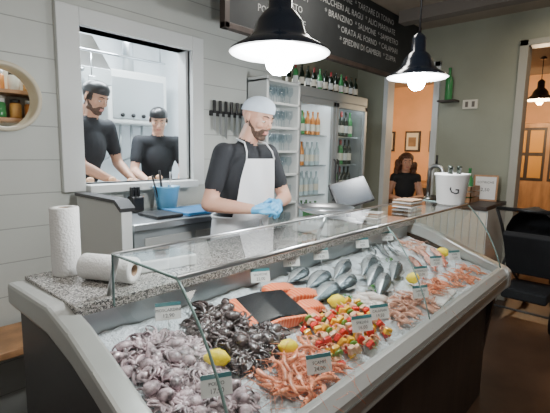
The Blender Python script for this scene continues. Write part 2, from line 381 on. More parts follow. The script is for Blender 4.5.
# ------------------------------------------------------------------ seafood
def octopus(b,m,mtx,s):
    b.ell((-.026*s,0,.008*s),(.034*s,.024*s,.019*s),m,mtx,10,6); b.ell((.006*s,0,.006*s),(.017*s,.016*s,.014*s),m,mtx,8,5)
    for k in range(8):
        a=(k/8-.5)*4.2+random.uniform(-.2,.2); cu=random.choice((-1,1))*random.uniform(18,40); p=Vector((.01,0,.004))*s; pts=[p.copy()]; L=random.uniform(.0075,.011)*s; z=.3
        for i in range(8):
            p=p+Vector((math.cos(a),math.sin(a),z))*L; a+=cu*L*(.4+.35*i)/s; z-=.16; pts.append(p.copy())
        b.tube(pts,[.0082*s*(1-.095*i) for i in range(9)],m,6,mtx)
def pile(name,m,x0,x1,y0,y1,n,s,hmax):
    b=B(name)
    for i in range(n):
        x=random.uniform(x0,x1); y=random.uniform(y0,y1)
        e=min((x-x0)/(x1-x0),(x1-x)/(x1-x0))*2; e2=min((y-y0)/(y1-y0),(y1-y)/(y1-y0))*2
        h=.010+hmax*min(1,1.6*e)**.5*min(1,1.6*e2)**.5*random.uniform(.2,1)
        octopus(b,m,DM(x,y,h,random.uniform(0,6.28))@RX(random.uniform(-.5,.5))@RY(random.uniform(-.5,.5)),s*random.uniform(.8,1.2))
    b.build(recalc=False)
pile('baby_octopus_pile','octw',.56,.765,.73,1.15,105,.82,.025)
pile('cuttlefish_pile','octd',.82,1.04,.88,1.16,70,1.0,.028)
def shrimp(b,m,mtx,L,curl=2.2,ant=True):
    n=9; pts=[];a=-curl/2; p=Vector((0,0,0))
    for i in range(n):
        pts.append(p.copy()); p=p+Vector((math.cos(a),math.sin(a),0))*L/n; a+=curl/n
    c=sum(pts,Vector())/n; pts=[q-c for q in pts]
    r=[.12,.15,.14,.13,.12,.1,.085,.07,.045]
    b.tube(pts,[L*x*.62 for x in r],m,7,mtx)
    h=pts[0]; d=(pts[0]-pts[1]).normalized(); b.tube([h,h+d*L*.12,h+d*L*.26],[L*.075,L*.045,.0008],m,6,mtx)
    b.ell(h+d*L*.08+Vector((0,0,L*.05)),(L*.022,)*3,'ink',mtx,6,4)
    e=pts[-1]; d2=(pts[-1]-pts[-2]).normalized(); pr=Vector((-d2.y,d2.x,0))
    b.add([e-pr*.003,e+pr*.003,e+d2*L*.16+pr*L*.09,e+d2*L*.18,e+d2*L*.16-pr*L*.09],[(0,1,2,3,4)],m,False,mtx)
    if ant:
        for sgn in (-1,1):
            b.tube([h+d*L*.2,h+d*L*.5+Vector((0,sgn*L*.15,L*.15)),h+d*L*.7+Vector((sgn*L*.2,sgn*L*.5,0))],.0007,m,4,mtx)
        for i in range(1,7):
            q=pts[i]; t=(pts[i+1]-pts[i-1]).normalized(); pr=Vector((-t.y,t.x,0))
            b.tube([q,q+pr*L*.13,q+pr*L*.2-t*L*.05],.0012,m,4,mtx)
def shpile(name,m,x0,x1,y0,y1,n,L,hmax,curl=2.2,yaws=None):
    b=B(name)
    for i in range(n):
        x=random.uniform(x0,x1);y=random.uniform(y0,y1)
        ya=random.uniform(0,6.28) if yaws is None else random.gauss(yaws,.5)
        shrimp(b,m,DM(x,y,.012+random.uniform(0,hmax),ya)@RX(random.uniform(-.6,.6)),L*random.uniform(.8,1.15),curl)
    b.build(recalc=False)
shpile('langoustine_pile','shr',.86,1.10,.685,.83,58,.10,.035,1.2)
shpile('prawn_pile','shr2',1.60,1.93,.69,.83,52,.085,.03,2.2)
shpile('prawn_pile','shr',2.30,2.70,.70,.80,34,.08,.025,2.2)
shpile('shrimp_pile','shr2',2.52,2.74,1.05,1.18,26,.07,.02,2.2)
def fish(b,mtx,L,back='fb',belly='fs',hh=.13,ww=.06):
    prof=[(0,.02,.02),(.04,.35,.4),(.1,.62,.7),(.2,.9,.95),(.33,1,1),(.5,.9,.85),(.65,.65,.6),(.8,.34,.32),(.88,.22,.18),(.92,.22,.12)]
    seg=12; vs=[];fs=[];fm=[]
    for t,h,w in prof:
        for k in range(seg):
            a=2*math.pi*k/seg; vs.append((t*L-L*.45,math.cos(a)*h*hh*L,math.sin(a)*w*ww*L))
    for i in range(len(prof)-1):
        for k in range(seg):
            k2=(k+1)%seg; fs.append((i*seg+k,i*seg+k2,(i+1)*seg+k2,(i+1)*seg+k)); a=2*math.pi*(k+.5)/seg; fm.append(back if math.cos(a)>.15 else belly)
    b.add(vs,fs,None,True,mtx,fm)
    b.add([(.43*L,-.02*L,0),(.43*L,.02*L,0),(.58*L,.12*L,.002),(.53*L,0,.002),(.58*L,-.12*L,.002)],[(0,1,2,3,4)],'fin' if back=='fb' else back,False,mtx)
    b.add([(-.18*L,hh*L*.9,0),(.0,hh*L*1.35,.002),(.2*L,hh*L*.95,.001),(.2*L,hh*L*.6,0)],[(0,1,2,3)],'fin' if back=='fb' else back,False,mtx)
    b.add([(.02*L,-hh*L*.85,0),(.1*L,-hh*L*1.25,.002),(.16*L,-hh*L*.6,0)],[(0,1,2)],'fin' if back=='fb' else back,False,mtx)
    b.add([(-.2*L,-.02*L,ww*L*.95),(-.07*L,-.05*L,ww*L*1.05),(-.08*L,.0,ww*L*1.05)],[(0,1,2)],'fin' if back=='fb' else back,False,mtx)
    b.ell((-.37*L,.02*L,ww*L*.62),(.017*L,.017*L,.008*L),'fs',mtx,8,4); b.ell((-.37*L,.02*L,ww*L*.66),(.01*L,.01*L,.007*L),'ink',mtx,8,4)
    b.tube([(-.27*L,.09*L,ww*L*.5),(-.25*L,.03*L,ww*L*.93),(-.25*L,-.03*L,ww*L*.93),(-.28*L,-.08*L,ww*L*.5)],.0018,'fin',5,mtx)
def fishes(name,lst,**k):
    b=B(name)
    for x,y,L,yaw,h in lst: fish(b,DM(x,y,h,R(yaw)),L,**k)
    b.build(recalc=False)
for (x,y,L,yaw) in [(1.50,1.03,.29,-168),(1.56,1.12,.29,-165),(1.66,1.04,.29,-168),(1.50,.945+.17+.08,.24,-165)]:
    fishes('sea_bream',[(x,y,L,yaw,.026)],hh=.17)
for (x,y,L,yaw) in [(1.84,.93,.34,-158),(1.90,1.01,.36,-160),(1.98,1.09,.36,-160),(1.78,1.13,.33,-160),(2.08,.98,.32,-158)]:
    fishes('sea_bass',[(x,y,L,yaw,.03)],hh=.12)
fishes('red_mullet_heap',[(2.24+.055*i,.90+.045*(i%3),.19,-150+8*i%24,.02+.010*(i%2)) for i in range(9)],back='fr',belly='frb',hh=.12)
fishes('anchovy_heap',[(2.15+.022*i,1.13+.02*(i%5),.13,-120+random.uniform(-30,30),.015+.006*(i%3)) for i in range(14)],hh=.09)
b=B('salmon_side'); mt=DM(1.13,1.06,.0,R(-12))
b.prism([(-.15,.0),(-.13,.045),(0,.062),(.13,.055),(.155,.02),(.155,0)],-.095,.09,'sskin',axis='Y',bev=.008,mtx=mt)
b.prism([(-.13,.012),(-.11,.042),(0,.058),(.12,.05),(.145,.02),(.145,.012)],-.108,-.092,'salm',axis='Y',bev=.004,mtx=mt)
b.prism([(-.155,.005),(-.135,.048),(-.10,.054),(-.08,.03),(-.09,.005)],-.09,.085,'salm',axis='Y',bev=.006,mtx=mt)
b.build(recalc=False)
for (x,y,yw,l) in [(1.32,1.15,-20,.17),(1.385,1.07,-25,.17),(1.33,.995,-15,.15),(1.27,.945,-10,.12)]:
    b=B('salmon_fillet'); mt=DM(x,y,.006,R(yw))
    b.prism([(-l/2,0),(-l/2+.01,.024),(-.2*l,.036),(.2*l,.034),(l/2-.01,.02),(l/2,0)],-.032,.032,'salm',axis='Y',bev=.007,mtx=mt); b.prism([(-l/2,-.006),(-l/2,.002),(l/2,.002),(l/2,-.006)],-.032,.032,'sskin',axis='Y',mtx=mt); b.build(recalc=False)
for i in range(17):
    b=B('seafood_skewer'); row=i%2
    x=1.16+.0215*i+random.uniform(-.008,.008); y=.815+random.uniform(-.02,.02)
    mt=DM(x,y,.022+.026*row,R(68+random.uniform(-12,12)))
    b.tube([(-.14,0,0),(.13,0,0)],.0018,'stick',6,mt)
    for k in range(10):
        xx=-.115+k*.023; mm=['ppr','fishc','ppg','ppy','shr','ppr','fishc','shr','ppy'][(k+i*2)%9]
        q=mt@TR(xx,0,0)@RX(random.uniform(0,3))@RZ(random.uniform(-.3,.3))
        if mm=='shr': shrimp(b,'shr',mt@TR(xx,0,0)@RZ(1.5),.055,3.2,False)
        elif mm=='ppg': b.lathe([(0,-.004),(.015,-.004),(.0165,0),(.015,.004),(0,.004)],mm,(0,0,0),12,q@RY(R(90)))
        else: b.box((-.009,-.015,-.013),(.009,.015,.013),mm,.004,q)
    b.build(recalc=False)
b=B('squid_heap')
for i in range(24):
    x=random.uniform(1.51,1.69); y=random.uniform(.84,.92)
    mt=DM(x,y,.018+random.uniform(0,.02),random.uniform(-.6,.6)+1.9)
    b.tube([(-.04,0,0),(-.02,0,.002),(.01,0,.002),(.03,0,0),(.045,0,0)],[.009,.014,.015,.01,.002],'squid',8,mt)
    for k in range(4): b.tube([(-.04,.004*(k-1.5),0),(-.06,.008*(k-1.5),.003),(-.075,.014*(k-1.5),-.004)],[.003,.0025,.001],'squid',5,mt)
b.build(recalc=False)
b=B('scampi_tray'); mt=DM(2.10,.76,.0,R(5))
b.box((-.13,-.07,.0),(.13,.07,.012),'card',.004,mt)
for i in range(18): shrimp(b,'shr',mt@TR(random.uniform(-.10,.10),random.uniform(-.05,.05),.024+.012*(i%3))@RZ(random.uniform(0,6)),.08,1.6)
b.build(recalc=False)
for (x,y,h) in [(.775,.925,.045),(1.02,.845,.04),(1.46,.945,.035),(2.06,.87,.04),(2.70,.95,.035)]:
    b=B('lemon')
    prof=[(0,-.042),(.006,-.040),(.012,-.034),(.024,-.022),(.031,0),(.024,.022),(.012,.034),(.007,.041),(0,.043)]
    b.lathe(prof,'lemon',(0,0,0),20,DM(x,y,h,random.uniform(0,3))@RY(R(90+random.uniform(-20,20)))); b.build(recalc=False)
def tag(x,y,h,l1,l2,yaw=-28,w=.085,hh=.058):
    b=B('price_tag'); mt=TR(x,y,deck(y)+h)@RZ(R(yaw))@RX(R(-18))
    b.box((-w/2,-.002,0),(w/2,.001,hh),'card',0,mt); b.box((-w/2,-.0028,hh-.012),(w/2,-.002,hh),'tag',0,mt)
    b.tube([(0,0,.004),(0,.004,-h-.005)],.002,'steel',5,mt)
    b.text(l1,.014,'ink',mt@TR(0,-.0032,hh*.56)@RX(R(90))); b.text(l2,.018,'ink',mt@TR(0,-.0032,hh*.24)@RX(R(90))); b.build(recalc=False)
for t in [(.76,1.16,.045,'MOSCARDINI','12,90'),(1.25,1.20,.045,'SALMONE','22,00'),(1.50,1.235,.05,'ORATE','14,50'),(1.72,1.22,.05,'BRANZINO','18,00'),
          (1.0,.70,.05,'SCAMPI','24,00'),(1.30,.725,.075,'SPIEDINI','16,00'),(1.47,.745,.06,'CALAMARI','19,50'),(1.86,.74,.05,'GAMBERI','21,00'),
          (2.10,.84,.05,'MAZZANCOLLE','23,00'),(2.36,.86,.05,'TRIGLIE','15,00'),(2.60,.84,.05,'SEPPIE','15,00'),(.67,.80,.055,'POLPO','17,90'),(2.12,1.21,.05,'ALICI','8,90'),(2.45,1.22,.04,'CALAMARO','19,00')]:
    tag(*t)
b=B('parsley_garnish')
for i in range(60):
    cx,cy=random.choice([(1.22,.95),(1.55,.95),(1.75,.93),(1.0,.86),(2.2,1.05)]); x=cx+random.gauss(0,.02); y=cy+random.gauss(0,.015)
    b.ell((0,0,0),(.009,.005,.002),'herb',DM(x,y,.02+random.uniform(0,.012),random.uniform(0,6))@RY(random.uniform(-.7,.7)),6,4)
b.build(recalc=False)
# ------------------------------------------------------------------ things on the counter
def roll(name,mt,r=.058,h=.25):
    b=B(name); b.shell([(.02,0),(r*.97,0),(r,.004),(r,h-.004),(r*.97,h),(.02,h),(.02,0)],'paper',(0,0,0),32,mt); b.shell([(.0205,.001),(.0205,h-.001),(.0185,h-.001),(.0185,.001)],'kraft',(0,0,0),20,mt)
    b.tube([(r,0,0.002),(r*1.04,.012,0.002),(r*1.02,.024,0.002)],.001,'paper',4,mt); b.build(recalc=False)
roll('paper_towel_roll',TR(.60,1.58,1.131),.050)
roll('paper_towel_roll',TR(.62,1.47,1.179)@RZ(R(-62))@RY(R(90)),.046,.20)
b=B('plastic_film_box'); mt=TR(.90,1.43,1.131)@RZ(R(-10))
b.box((-.13,-.07,0),(.13,.07,.045),'white',.006,mt); b.box((-.12,-.06,.045),(.12,.06,.05),'wglass',0,mt)
b.build(recalc=False)
b=B('weighing_scale'); x,y=2.0,1.40
b.box((x-.14,y-.14,1.131),(x+.14,y+.14,1.21),'white',.015); b.lathe([(.03,0),(.03,.03),(.09,.035)],'steel',(x,y,1.21),20)
b.shell([(0,.0),(.12,.002),(.145,.01),(.165,.028),(.168,.028),(.148,.006),(.12,-.004),(0,-.004)],'steel',(x,y,1.25),40); b.build(recalc=False)
b=B('point_of_sale_terminal'); mt=TR(2.36,1.45,1.131)@RZ(R(-30))
b.box((-.09,-.07,0),(.09,.07,.02),'black',.006,mt); b.tube([(0,.03,.01),(0,.03,.15)],.018,'black',10,mt)
q=mt@TR(0,0,.20)@RY(R(-14))@RX(R(-30)); b.box((-.135,-.012,-.095),(.135,.012,.095),'black',.008,q); b.box((-.12,.012,-.08),(.12,.0135,.08),'scr',0,q); b.box((-.12,-.0135,-.08),(.12,-.012,.08),'scr',0,q)
b.build(recalc=False)
b=B('ice_bucket'); o=(2.735,.94,ZT+.003); s=1.12
b.shell([(r*s,h*s) for r,h in [(0,0),(.07,0),(.074,.005),(.092,.16),(.096,.165),(.096,.175),(.088,.175),(.070,.01),(0,.01)]],'enw',o,36)
b.text('G',.09,'ink',TR(o[0]-.082,o[1]-.047,o[2]+.1)@RZ(R(-60))@RX(R(90-7)))
for dx,dy in ((-.035,0),(.03,.025),(0,-.04)):
    b.lathe([(.033,0),(.034,.01),(.034,.13),(.015,.18),(.014,.22),(.016,.22),(.016,.23),(0,.23)],'wine',(o[0]+dx,o[1]+dy,o[2]+.012),14)
b.build(recalc=False)
b=B('takeaway_tray_stack')
for i in range(4): b.box((2.28,1.0,ZT+.006+.012*i),(2.44,1.12,ZT+.014+.012*i),'kraft' if i%2 else 'card',.003)
b.build(recalc=False)
b=B('leaflet_holder'); mt=TR(2.68,1.45,1.131)@RZ(R(10))
b.box((-.09,-.06,0),(.09,.06,.01),'card',.002,mt)
for i in range(5): b.box((-.07+.004*i,-.05,.01+.006*i),(.07,.045,.015+.006*i),['kraft','label','card','can','card'][i],0,mt)
b.build(recalc=False)
# ------------------------------------------------------------------ rear worktop
b=B('rear_worktop_cabinet')
b.box((1.14,2.06,.12),(2.26,2.54,1.15),'steelp',.005); b.box((1.12,2.02,1.15),(2.28,2.55,1.19),'steel',.006)
for i in range(3): b.box((1.20+i*.35,2.05,.25),(1.52+i*.35,2.06,1.10),'grey',.006); b.tube([(1.48+i*.35,2.035,.7),(1.48+i*.35,2.035,.95)],.007,'steel')
b.build(recalc=False)
b=B('side_screen_panel'); b.prism([(2.0,.12),(2.0,1.27),(2.06,1.31),(2.54,1.31),(2.54,.12)],1.04,1.10,'white',bev=.004); b.prism([(1.995,1.27),(2.06,1.312),(2.54,1.312),(2.54,1.33),(2.05,1.33),(1.985,1.29)],1.03,1.11,'greyd'); b.build(recalc=False)
b=B('blue_cutting_board'); b.box((1.50,2.06,1.192),(2.02,2.34,1.212),'blue',.006); b.build()
b=B('black_sink_tray'); b.box((1.30,2.08,1.192),(1.48,2.3,1.21),'black',.004); b.build()
b=B('blue_bucket'); o=(1.60,2.44,1.192)
b.shell([(0,0),(.065,0),(.085,.14),(.09,.145),(.09,.155),(.08,.155),(.062,.006),(0,.006)],'lblue',o,32)
b.tube([(o[0]-.05,o[1],o[2]+.02),(o[0]-.12,o[1]-.02,o[2]+.23)],.006,'black'); b.tube([(o[0]+.03,o[1],o[2]+.02),(o[0]+.02,o[1]-.02,o[2]+.25)],.006,'steel'); b.tube([(o[0]-.01,o[1]+.02,o[2]+.02),(o[0]-.04,o[1]+.02,o[2]+.26)],.008,'black')
b.build(recalc=False)
b=B('knife_block'); b.box((1.34,2.42,1.192),(1.42,2.5,1.29),'black',.01)
for i in range(3): b.box((1.35+i*.022,2.45,1.29),(1.365+i*.022,2.48,1.35),'black',.003)
b.build(recalc=False)
b=B('knife_rack'); b.box((2.10,2.575,1.86),(2.46,2.60,1.90),'black',.003)
for i in range(6):
    x=2.13+i*.06; L=.16+.03*(i%3); b.prism([(x-.012,1.88),(x+.014,1.88),(x+.012,1.90-L),(x-.012,1.92-L)],2.568,2.572,'steel',axis='Y'); b.box((x-.012,2.562,1.88),(x+.012,2.578,1.98),'black',.004)
b.build(recalc=False)
b=B('glass_shelf_unit'); x0,x1=2.50,2.93
for xx in (x0,x1-.025): b.box((xx,2.36,.12),(xx+.025,2.595,2.20),'white',.003)
b.box((x0,2.58,.12),(x1,2.598,2.20),'white')
SH=[.9,1.15,1.4,1.60,1.80,2.0,2.18]
for z in SH: b.box((x0,2.36,z-.02),(x1,2.59,z),'white',.003)
for z in SH[:-1]:
    for i in range(5):
        for j in (2.42,2.51):
            x=x0+.07+i*.072
            b.shell([(.026,0),(.004,.004),(.004,.06),(.02,.075),(.03,.10),(.027,.145)],'wglass',(x,j,z),10)
b.build(recalc=False)
def bottle(b,x,y,z,m,s=1,lab='label',cap=None):
    b.lathe([(.036*s,0),(.037*s,.01*s),(.037*s,.19*s),(.03*s,.215*s),(.014*s,.24*s),(.013*s,.295*s),(.015*s,.296*s),(.015*s,.31*s),(0,.31*s)],m,(x,y,z),10)
    if lab: b.shell([(.0378*s,.05*s),(.0378*s,.14*s)],lab,(x,y,z),10)
    if cap: b.shell([(.0145*s,.24*s),(.0155*s,.31*s),(0,.312*s)],cap,(x,y,z),8)
b=B('glass_door_drinks_fridge'); fx0,fx1,fy=2.98,4.2,2.42; zt=2.19
b.box((fx0,fy+.04,.12),(fx0+.04,3.0,zt),'steelp'); b.box((fx1-.04,fy+.04,.12),(fx1,3.0,zt),'steelp'); b.box((fx0,2.96,.12),(fx1,3.0,zt),'fridgein')
b.box((fx0,fy,zt-.09),(fx1,3.0,zt),'steelp',.006); b.box((fx0,fy+.03,.12),(fx1,3.0,.42),'steelp',.006)
xm=(fx0+fx1)/2; b.box((xm-.02,fy+.05,.42),(xm+.02,2.96,zt-.1),'fridgein')
for i,(a,c) in enumerate(((fx0,xm-.005),(xm+.005,fx1))):
    for lo,hi in (((a,.42),(a+.045,zt-.10)),((c-.045,.42),(c,zt-.10)),((a,.42),(c,.48)),((a,zt-.15),(c,zt-.09))):
        b.box((lo[0],fy,lo[1]),(hi[0],fy+.035,hi[1]),'steelp',.004)
    b.add([(a+.04,fy+.015,.46),(c-.04,fy+.015,.46),(c-.04,fy+.015,zt-.14),(a+.04,fy+.015,zt-.14)],[(0,1,2,3)],'glass',False)
    hx=c-.02 if i==0 else a+.02
    b.tube([(hx,fy-.01,1.1),(hx,fy-.035,1.12),(hx,fy-.035,1.5),(hx,fy-.01,1.52)],.008,'black')
    b.box((a+.06,fy+.06,zt-.125),(c-.06,fy+.09,zt-.105),'fridgelight')
for z in (.48,.82,1.16,1.46,1.76):
    for a,c in ((fx0+.04,xm-.02),(xm+.02,fx1-.04)): b.box((a,fy+.09,z-.012),(c,2.95,z),'steel')
fr=b.build(recalc=False)
b=B('bottles')
for z in (.48,.82,1.16,1.46,1.76):
    sc=.88 if z>1.1 else 1
    for i in range(6):
        for j in (2.58,2.70):
            bottle(b,fx0+.09+i*.085,j,z,['clear','green','can','clear'][int(z*10+ (i//3))%4],sc*.85,'label' if (i+int(z*7))%3 else 'white')
            bottle(b,xm+.085+i*.085,j,z,'wine' if (i+int(z*9))%4 else 'green',sc,'label' if i%2 else 'white','winered' if i%3==0 else None)
b.build(recalc=False,parent=fr)
b=B('wine_bottles_row')
for i in range(12): bottle(b,fx0+.07+i*.095,2.52,zt,'wine' if i%4 else 'green',.68,'label' if i%2 else 'white','winered' if i%3==0 else None)
for i in range(11): bottle(b,fx0+.11+i*.095,2.64,zt,'wine',.7,'label')
b.build(recalc=False)
b=B('chalkboard_menu'); cy=2.16
b.box((1.9,cy,2.42),(4.85,cy+.03,3.04),'chalkb'); b.box((1.87,cy-.012,2.39),(4.88,cy+.04,2.43),'dwood',.004)
b.box((1.87,cy-.012,2.39),(1.91,cy+.04,3.04),'dwood'); b.box((4.84,cy-.012,2.39),(4.88,cy+.04,3.04),'dwood')
lines=[(2.7,2.92,'CUCINA DI MARE',.09),(2.45,2.79,'CRUDO DI SCAMPI',.07),(2.45,2.69,'FRITTO MISTO',.07),(2.45,2.59,'POLPO E PATATE',.07),
(3.45,2.94,'* INSALATA DI MARE  * TARTARE DI TONNO',.075),(3.55,2.85,'* PACCHERI AL RAGU  * ALICI MARINATE',.075),(3.65,2.76,'* BRANZINO  * SALMONE  * SAMPIETRO',.075),(3.75,2.67,'* ORATA AL FORNO  * CALAMARI',.075),(3.75,2.58,'* SPIEDINI DI GAMBERI  * ZUPPA',.075)]
for x,z,t,s in lines: b.text(t,s,'chalk',TR(x,cy-.003,z)@RX(R(90)))
for x in (2.2,4.5): b.tube([(x,cy+.015,3.0),(x,cy+.015,3.05)],.006,'black')
b.build(recalc=False)
b=B('wall_outlet'); b.box((4.985,1.50,2.10),(5.0,1.66,2.20),'label',.003); b.box((4.98,1.53,2.12),(4.986,1.56,2.18),'ceilg'); b.box((4.98,1.60,2.12),(4.986,1.63,2.18),'ceilg'); b.build()
b=B('bar_counter'); b.box((4.3,1.12,0),(4.96,1.92,1.06),'white'); b.box((4.26,1.12,1.06),(4.98,1.93,1.10),'dwood',.005)
for i in range(11): b.box((4.285,1.13+i*.072,.1),(4.3,1.19+i*.072,1.04),'label' ,.004)
b.box((4.28,1.12,0),(4.3,1.92,.1),'dwood'); b.build(recalc=False)
b=B('beer_tap'); o=(4.42,1.76,1.10); b.lathe([(.05,0),(.05,.02),(.03,.04)],'steel',o,20)
b.tube([(o[0],o[1],o[2]+.02)]+[(o[0],o[1]-.07*(1-math.cos(a)),o[2]+.30+.07*math.sin(a)) for a in [i*math.pi/8 for i in range(9)]]+[(o[0],o[1]-.14,o[2]+.20)],.022,'steel',12); b.tube([(o[0],o[1]-.07,o[2]+.37),(o[0],o[1]-.07,o[2]+.48)],.012,'black'); b.build(recalc=False)
b=B('wooden_bottle_crate'); o=(4.62,1.50,1.10)
for z in (0,.06,.12):
    b.box((o[0]-.14,o[1]-.16,o[2]+z),(o[0]-.13,o[1]+.16,o[2]+z+.045),'wood'); b.box((o[0]+.13,o[1]-.16,o[2]+z),(o[0]+.14,o[1]+.16,o[2]+z+.045),'wood')
    b.box((o[0]-.14,o[1]-.16,o[2]+z),(o[0]+.14,o[1]-.15,o[2]+z+.045),'wood'); b.box((o[0]-.14,o[1]+.15,o[2]+z),(o[0]+.14,o[1]+.16,o[2]+z+.045),'wood')
b.box((o[0]-.13,o[1]-.15,o[2]),(o[0]+.13,o[1]+.15,o[2]+.01),'wood')
for i in range(3): bottle(b,o[0]-.03,o[1]-.1+i*.1,o[2]+.01,['green','label','wine'][i],1.1)
b.build(recalc=False)
b=B('framed_notice'); mt=TR(4.80,1.30,1.10)@RZ(R(-80))@RX(R(-8)); b.box((-.12,0,0),(.12,.015,.28),'wood',.004,mt); b.box((-.10,-.003,.02),(.10,0,.26),'card',0,mt); b.text('OSTRICHE',.035,'ink',mt@TR(0,-.004,.2)@RX(R(90))); b.text('2,50',.05,'ink',mt@TR(0,-.004,.12)@RX(R(90))); b.build(recalc=False)
b=B('wall_shelf'); b.box((4.84,1.70,2.18),(5.0,1.90,2.20),'dwood',.003); bottle(b,4.92,1.80,2.20,'green',1.15,None); b.build(recalc=False)
# ------------------------------------------------------------------ kitchen
b=B('kitchen_pass_table'); b.box((.6,2.76,1.20),(2.85,2.92,1.25),'steel',.004)
for x in (.65,2.8): b.tube([(x,2.84,.3),(x,2.84,1.20)],.02,'steel',10); b.box((x-.1,2.78,.3),(x+.1,2.90,.33),'steel')
b.build(recalc=False)
b=B('prep_tray'); b.box((1.2,2.78,1.252),(1.85,2.90,1.27),'card',.004)
for i in range(44): b.ell((random.uniform(1.24,1.82),random.uniform(2.80,2.88),1.30+.09*random.random()*random.random()),(.03,.022,.024),random.choice(['fishc','label','fishc']),None,8,5)
b.build(recalc=False)
b=B('extractor_hood'); b.prism([(3.75,2.16),(3.75,2.30),(4.1,2.66),(4.6,2.66),(4.6,2.16)],1.0,1.9,'steel',bev=.006); b.box((1.25,4.2,2.66),(1.65,4.58,3.05),'steel',.01); b.build(recalc=False)
b=B('gas_boiler'); b.box((2.05,4.15,1.85),(2.75,4.58,2.40),'white',.02); b.box((2.10,4.14,1.90),(2.70,4.15,2.32),'steelp',.004)
for i in range(3): b.lathe([(.02,0),(.02,.02)],'black',(0,0,0),12,TR(2.2+i*.12,4.14,1.94)@RX(R(90)))
for i in range(4): b.tube([(2.15+i*.13,4.35,1.86),(2.15+i*.13,4.35,1.5),(2.15+i*.13,4.55,1.45)],.014,'steel')
b.tube([(2.4,4.36,2.4),(2.4,4.36,3.05)],.06,'steel',16); b.build(recalc=False)
b=B('kitchen_range'); b.box((.4,4.0,.3),(1.95,4.58,1.2),'steel',.01)
for i in range(3):
    b.lathe([(.09,0),(.09,.02),(.06,.03)],'black',(.65+i*.42,4.28,1.2),16); b.lathe([(.02,0),(.02,.025)],'black',(0,0,0),10,TR(.6+i*.3,4.0,1.1)@RX(R(90)))
b.shell([(0,0),(.12,0),(.12,.18),(.125,.18),(.125,0),(0,-.001)],'steel',(1.07,4.28,1.232),24); b.build(recalc=False)
b=B('utensil_rail'); b.tube([(1.15,3.65,2.42),(2.4,3.65,2.42)],.012,'steel')
for x in (1.2,2.35): b.tube([(x,3.65,2.42),(x,3.65,3.05)],.01,'steel')
for i in range(5):
    x=1.27+i*.10; L=.16+.05*(i%3); b.tube([(x,3.65,2.42),(x,3.65,2.42-L)],.005,'steel',6)
    if i%2: b.shell([(0,-.03),(.03,-.02),(.04,0),(.036,0),(.027,-.016),(0,-.026)],'steel',(x,3.65,2.42-L),14)
    else: b.box((x-.03,3.645,2.42-L-.08),(x+.03,3.655,2.42-L),'steel',.004)
b.build(recalc=False)
simple('steel_refrigerator',(.05,3.95,.3),(.38,4.58,2.3),'steelp',.01)
# ------------------------------------------------------------------ people
def caps(p0,p1,r0,r1,n=12):
    p0=Vector(p0);p1=Vector(p1); d=p1-p0; L=max(d.length,1e-5); t=d/L; u=t.orthogonal().normalized(); w=t.cross(u)
    prof=[]
    for i in range(0,4): a=math.pi/2*(1-i/4); prof.append((-math.sin(a)*r0,math.cos(a)*r0))
    prof.append((0,r0)); prof.append((L,r1))
    for i in range(1,5): a=math.pi/2*i/4; prof.append((L+math.sin(a)*r1,math.cos(a)*r1))
    prof[0]=(-r0,1e-4*1); prof[-1]=(L+r1,1e-4)
    vs=[];fs=[]
    for s,r in prof:
        for k in range(n):
            a=2*math.pi*k/n; vs.append(p0+t*s+(u*math.cos(a)+w*math.sin(a))*r)
    m=len(prof)
    for i in range(m-1):
        for k in range(n):
            k2=(k+1)%n; fs.append((i*n+k,i*n+k2,(i+1)*n+k2,(i+1)*n+k))
    fs.append(list(range(n))[::-1]); fs.append([(m-1)*n+k for k in range(n)])
    return vs,fs
def fig(prims,voxel,sm,over=None):
    t=B('tmp')
    for p in prims:
        if p[0]=='c': vs,fs=caps(p[1],p[2],p[3],p[4]); t.add(vs,fs,'skin')
        else: t.ell(p[1],p[2],'skin',None,20,14)
    o=t.build(); loc=o.location.copy()
    md=o.modifiers.new('r','REMESH'); md.mode='VOXEL'; md.voxel_size=voxel; md.adaptivity=0
    if sm: s=o.modifiers.new('s','SMOOTH'); s.factor=.5; s.iterations=sm
    dg=bpy.context.evaluated_depsgraph_get(); me=bpy.data.meshes.new_from_object(o.evaluated_get(dg))
    vs=[v.co+loc for v in me.vertices]; fs=[list(p.vertices) for p in me.polygons]
    bpy.data.objects.remove(o); bpy.data.meshes.remove(me)
    fm=[]
    P=[]
    for p in prims:
        if p[0]=='c': a=Vector(p[1]); d=Vector(p[2])-a; P.append((0,a,d,max(d.length_squared,1e-9),p[3],p[4],p[5]))
        else: P.append((1,Vector(p[1]),p[2],min(p[2]),0,0,p[3]))
    for f in fs:
        c=(vs[f[0]]+vs[f[2]])/2; best=1e9;bm_=None
        for q in P:
            if q[0]==0:
                e=c-q[1]; tt=min(1,max(0,e.dot(q[2])/q[3])); dd=(e-q[2]*tt).length-(q[4]+(q[5]-q[4])*tt)
            else:
                e=c-q[1]; r=q[2]; dd=(math.sqrt((e.x/r[0])**2+(e.y/r[1])**2+(e.z/r[2])**2)-1)*q[3]
            if dd<best: best=dd; bm_=q[6]
        if over:
            z=over(c)
            if z: bm_=z
        fm.append(bm_)
    return vs,fs,fm
